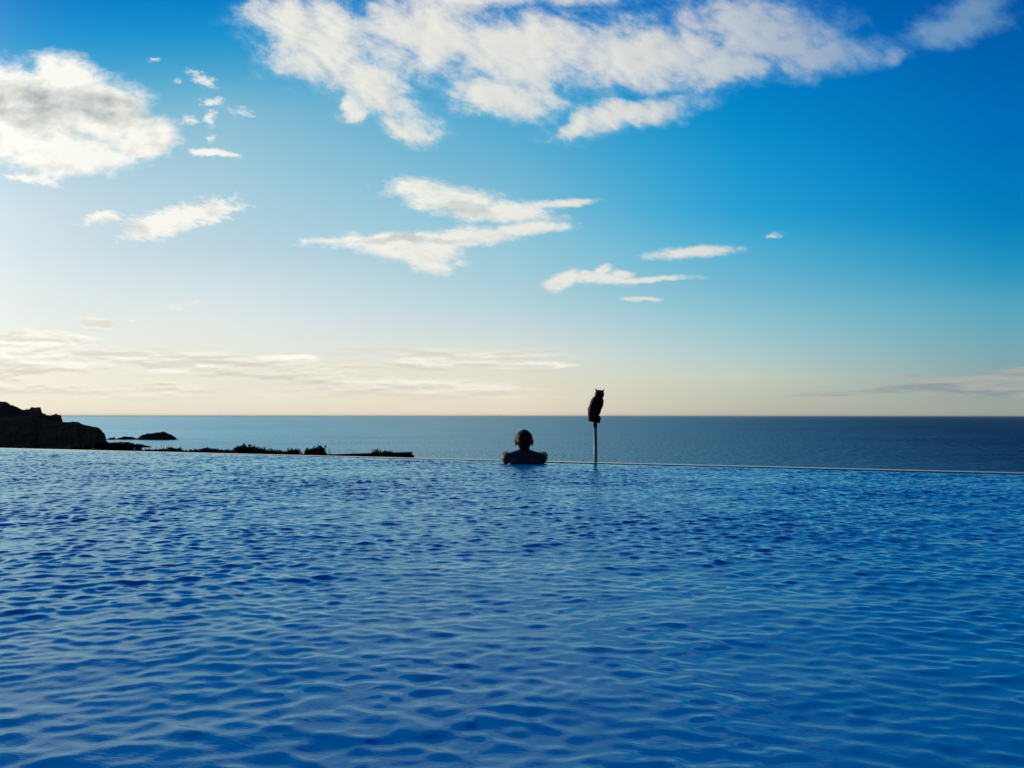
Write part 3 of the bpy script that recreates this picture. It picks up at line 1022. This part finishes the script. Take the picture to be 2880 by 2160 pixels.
def spike_plant(px, ytop, Y, label, n=1, spread=0.06, seed=1, ls=0.03, leafy=26):
    random.seed(seed)
    x = (px - 1440) / F * Y
    gz = -2.05 - max(0, Y - 12) * 0.10
    root = empty('spiky_plant', (x, Y, gz))
    tag(root, label, 'plant', 'upright stalks growing past the pool edge')
    bl_, bs_ = bmesh.new(), bmesh.new()
    H = CAMH - (ytop - 1170) / F * Y - gz
    for k in range(n):
        h = H * (1 if k == 0 else random.uniform(0.90, 0.98))
        shoot(bl_, bs_, Vector((random.uniform(-1, 1) * spread * (k > 0), random.uniform(-0.1, 0.1), 0)), h, (random.gauss(0, 0.015), 0), ls, int(leafy * 6), 0.007)
    from_bm('leaves', bl_, leaf_m, root, smooth=False)
    from_bm('stalk', bs_, stem_m, root)


shrub(-60, 130, [(-60, 1262), (40, 1263), (130, 1266)], 17.0, 'low dark shrub at the far left under the headland', 4, 0.03, 20)
shrub(120, 300, [(120, 1264), (200, 1262), (250, 1256), (300, 1250)], 16.5, 'dark shrub at the headland foot, left of the stone pillar', 6, 0.03, 21)
shrub(270, 372, [(270, 1247), (300, 1247), (335, 1249), (360, 1252), (369, 1256), (372, 1262)], 16.0, 'tall dense shrub directly left of the stone pillar', 6, 0.03, 22)
shrub(366, 414, [(366, 1270), (414, 1270)], 14.5, 'lowest shrub, barely showing around the stone pillar foot', 2, 0.02, 23)
shrub(408, 514, [(408, 1271), (418, 1268), (440, 1267), (462, 1265), (476, 1262), (483, 1261), (492, 1265), (505, 1265), (511, 1268), (514, 1272)], 14.6, 'rounded shrub with bare flower stalks standing behind it', 8, 0.03, 24)
shrub(506, 590, [(506, 1273), (520, 1271), (540, 1268), (556, 1268), (565, 1269), (575, 1264), (590, 1264)], 14.4, 'low rounded shrub right of the one with flower stalks', 6, 0.03, 25)
shrub(572, 668, [(572, 1265), (582, 1263), (592, 1264), (605, 1265), (618, 1268), (630, 1270), (650, 1269), (668, 1271)], 14.2, 'smooth humped shrub left of the long feathery shrub', 5, 0.04, 26)
shrub(660, 745, [(660, 1270), (664, 1262), (672, 1258), (700, 1259), (720, 1262), (745, 1268)], 13.8, 'long feathery shrub with many upright shoots', 26, 0.09, 27)
shrub(735, 812, [(735, 1269), (750, 1270), (780, 1271), (812, 1273)], 13.6, 'sparse shrub with tufted shoots between two feathery ones', 16, 0.08, 28, leafs=0.045)
shrub(808, 846, [(808, 1274), (815, 1268), (828, 1266), (838, 1269), (846, 1276)], 13.4, 'small tufted shrub left of the tallest shrub', 12, 0.06, 29, leafs=0.045)
shrub(858, 912, [(858, 1279), (862, 1272), (875, 1266), (884, 1270), (892, 1260), (898, 1258), (905, 1262), (912, 1276)], 13.4, 'tallest shrub, beside the left end of the dark roof', 20, 0.09, 30)
shrub(1046, 1066, [(1046, 1275), (1054, 1269), (1058, 1269), (1066, 1274)], 17.5, 'small pointed shrub sticking up behind the dark roof', 9, 0.10, 31, leafs=0.045)
shrub(1068, 1102, [(1068, 1274), (1075, 1272), (1090, 1271), (1102, 1274)], 17.6, 'low tufted shrub near the right end of the dark roof', 9, 0.06, 32, leafs=0.045)
for i, (px, yt, n, lb) in enumerate([
        (439, 1257, 1, 'thin bare stalk furthest left beside the stone pillar side of the hedge'),
        (452, 1251, 2, 'tallest bare flower stalk pair above the rounded shrub'),
        (463, 1254, 1, 'single flower stalk right of the tallest stalk pair'),
        (470, 1253, 2, 'two close flower stalks above the middle of the rounded shrub'),
        (477, 1254, 1, 'last tall flower stalk above the right of the rounded shrub'),
        (400, 1258, 2, 'short leafy stalk close to the right of the stone pillar'),
        (502, 1261, 1, 'short lone stalk above the right end of the rounded shrub'),
        (624, 1264, 2, 'pair of short stalks above the humped shrub'),
        (914, 1268, 2, 'short leafy stalk immediately right of the tallest shrub'),
        (927, 1262, 3, 'clump of upright leafy stalks above the dark roof, left half'),
        (931, 1265, 2, 'shorter leafy stalks joined to the clump above the dark roof'),
        (986, 1266, 2, 'thin stalk over the middle of the dark roof, left of a taller one'),
        (994, 1264, 1, 'tall thin stalk over the middle of the dark roof'),
        (1002, 1271, 1, 'shortest thin stalk over the middle of the dark roof')]):
    spike_plant(px, yt, 14.9 if px < 800 else (13.6 if px < 940 else 17.3), lb, n, 0.05, 60 + i, ls=0.028, leafy=12 if n == 1 else 20)

# ------------------------------------------------------------------ stone pillar
pil_m = speckle('pillar_stone', (0.05, 0.055, 0.06), (0.10, 0.10, 0.105), 9.0, 0.9, 0.6, 5, bdist=0.01)
pY = 15.5
pp = P(389, 1272, pY)
pl = empty('stone_pillar', (pp.x, pY, -2.6))
tag(pl, 'short square stone pillar standing between the dark shrubs by the sea', 'pillar')
top = P(389, 1250, pY).z + 2.6
bm = bmesh.new()
box(bm, (-0.045, -0.05, 0), (0.045, 0.05, top - 0.035), 0.006)
for v in bm.verts:
    v.co.x += mnoise.noise(v.co * 9) * 0.004
from_bm('shaft', bm, pil_m, pl, smooth=False)
bm = bmesh.new()
box(bm, (-0.06, -0.065, top - 0.034), (0.06, 0.065, top), 0.008)
from_bm('cap', bm, pil_m, pl, smooth=False)

# ------------------------------------------------------------------ sea air: the far water fades towards the horizon
hm = bpy.data.materials.new('sea_air')
hm.use_nodes = True
hm.node_tree.nodes.clear()
pvn = hm.node_tree.nodes.new('ShaderNodeVolumePrincipled')
mon = hm.node_tree.nodes.new('ShaderNodeOutputMaterial')
hm.node_tree.links.new(pvn.outputs[0], mon.inputs['Volume'])
pvn.inputs['Color'].default_value = (0.78, 0.90, 1.0, 1)
pvn.inputs['Density'].default_value = 1.3e-5
bm = bmesh.new()
box(bm, (-160000, -100000, SEA - 1.0), (160000, 170000, 45))
hzb = from_bm('haze', bm, hm, smooth=False)
tag(hzb, kind='stuff')
